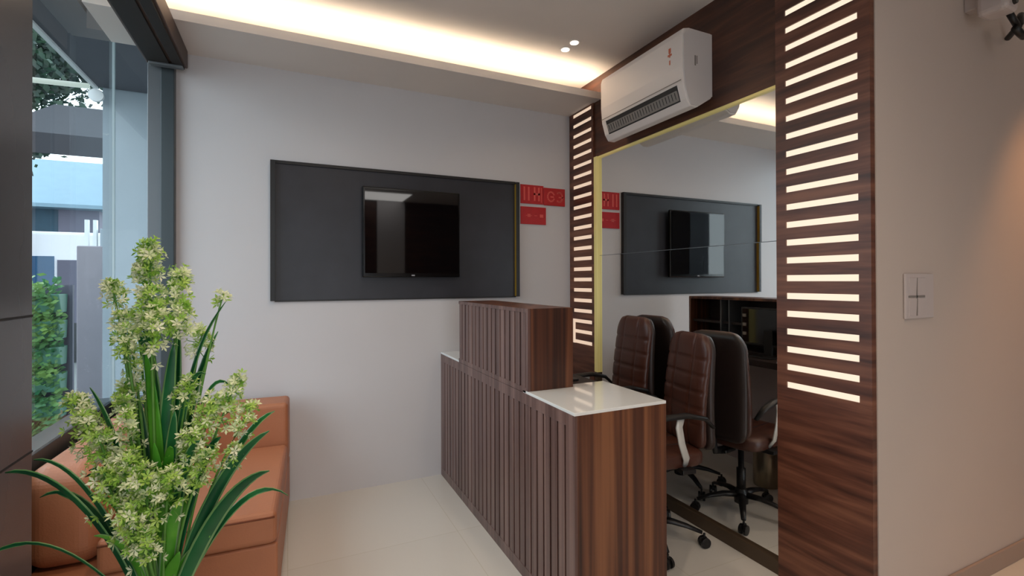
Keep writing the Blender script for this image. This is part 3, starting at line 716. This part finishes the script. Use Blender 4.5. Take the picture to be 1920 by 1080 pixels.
# vertical garden
vg = thing('vertical_garden', 'mint green wall of stacked planters with leaves outside the glass', 'planter', (-1.55, 4.5, 0))
mb = MB()
for k in range(6):
    z = .16+k*.185
    for x in (-2.05, -1.80, -1.555):
        mb.prism([(4.42, z), (4.52, z), (4.54, z+.13), (4.38, z+.13)], 'X', x-.11, x+.11)
P('planter_boxes', mb, M['plant_box'], vg, .006)
P('rack', MB().box(-2.2, -1.42, 4.54, 4.57, -.02, 1.28), M['mauve'], vg)
mb = MB(); rg = random.Random(5)
for k in range(3600):
    x = rg.choice((-2.05, -1.80, -1.555))+rg.uniform(-.11, .11); z = .29+rg.randrange(6)*.185+rg.gauss(0, .05); y = 4.40+rg.uniform(-.07, .05)
    a = rg.uniform(0, 2*PI); e = Vector((math.cos(a)*.9, math.sin(a)*.6-.4, rg.uniform(-.3, .8))).normalized(); s_ = rg.uniform(.03, .065); w_ = e.orthogonal().normalized()*s_*.3
    c = Vector((x, y, z)); mb.bm.faces.new([mb.bm.verts.new(q) for q in (c, c+e*s_*.5+w_, c+e*s_, c+e*s_*.5-w_)])
g = P('planter_leaves', mb, M['hedge'], vg); g['kind'] = 'stuff'
# trees
def tree(label, x, y, zc, r, n, seed, ls=.11, squash=(1, 1, .8), trunk=True, name='broadleaf_tree'):
    t_ = thing(name, label, 'tree', (x, y, 0))
    P('trunk', MB().tube([(x, y, -.02), (x+.05, y, zc*.5), (x, y, zc)], [.12, .09, .05], 10), M['bark'], t_, 0, True)
    mb = MB(); rg = random.Random(seed)
    cl = [Vector((rg.gauss(0, .5), rg.gauss(0, .5), rg.gauss(0, .5)))*r for _ in range(16)]
    for k in range(n):
        q = rg.choice(cl)+Vector((rg.gauss(0, 1), rg.gauss(0, 1), rg.gauss(0, 1)))*r*.22
        q = Vector((x+q.x*squash[0], y+q.y*squash[1], zc+q.z*squash[2]))
        e = Vector((rg.gauss(0, 1), rg.gauss(0, 1), rg.gauss(0, 1)-.5)).normalized(); s_ = ls*rg.uniform(.6, 1.3); w_ = e.orthogonal().normalized()*s_*.32
        mb.bm.faces.new([mb.bm.verts.new(v) for v in (q, q+e*s_*.5+w_, q+e*s_, q+e*s_*.5-w_)])
    P('foliage', mb, M['tree'], t_)
tree('dark tree with dense crown hanging over the street outside the glass', -3.9, 9.8, 5.0, 1.45, 6000, 1, .13)
tree('smaller dark tree whose low branches hang left of the blue roof outside', -3.35, 8.2, 3.0, .5, 1100, 2, .11)
aw = thing('awning', 'dark grey sloping awning below the tree outside', 'awning', (-2.3, 7, 3))
P('awning_cloth', MB().prism([(6.2, 2.70), (6.2, 2.76), (7.6, 3.45), (7.6, 3.39)], 'X', -2.55, -1.6), M['awning'], aw)
P('awning_valance', MB().box(-2.55, -1.6, 6.18, 6.2, 2.56, 2.76), M['awning'], aw)
for x in (-2.52, -1.63): P('awning_post', MB().box(x-.02, x+.02, 6.22, 6.26, -.02, 2.7), M['frame'], aw)
hs = thing('neighbour_house', 'low teal and mauve house with a pale blue roof across the street', 'building', (-4.8, 14, 0))
P('roof', MB().prism([(13.6, 2.92), (13.6, 3.0), (16, 4.4), (18.4, 3.0), (18.4, 2.92)], 'X', -8.5, -3.72), M['roof'], hs)
P('wall', MB().box(-8.2, -4.62, 14, 18, -.02, 2.92), M['teal'], hs)
P('wall', MB().box(-4.62, -3.9, 13.98, 18, -.02, 2.92), M['mauve'], hs)
P('window', MB().box(-5.7, -4.9, 13.95, 14.0, 1.2, 2.1), M['carglass'], hs)
va = thing('parked_van', 'white van with blue windows parked in front of the house outside', 'vehicle', (-3.6, 10.5, 0))
P('van_body', MB().prism([(-5.6, .35), (-5.6, 1.2), (-5.2, 1.95), (-4.9, 2.12), (-2.75, 2.12), (-2.7, .35)], 'Y', 10.2, 11.9), M['car'], va, .05)
P('window', MB().box(-5.0, -3.42, 10.185, 10.21, .95, 1.72), M['carglass'], va)
P('side_panel', MB().box(-3.38, -2.78, 10.185, 10.21, .5, 1.66), M['mauve'], va)
for x in (-5.0, -3.2): P('wheel', MB().lathe([(.2, 10.15), (.33, 10.17), (.33, 10.36), (.2, 10.38)], (x, 0, .31), 20, 'Y'), M['tyre'], va)
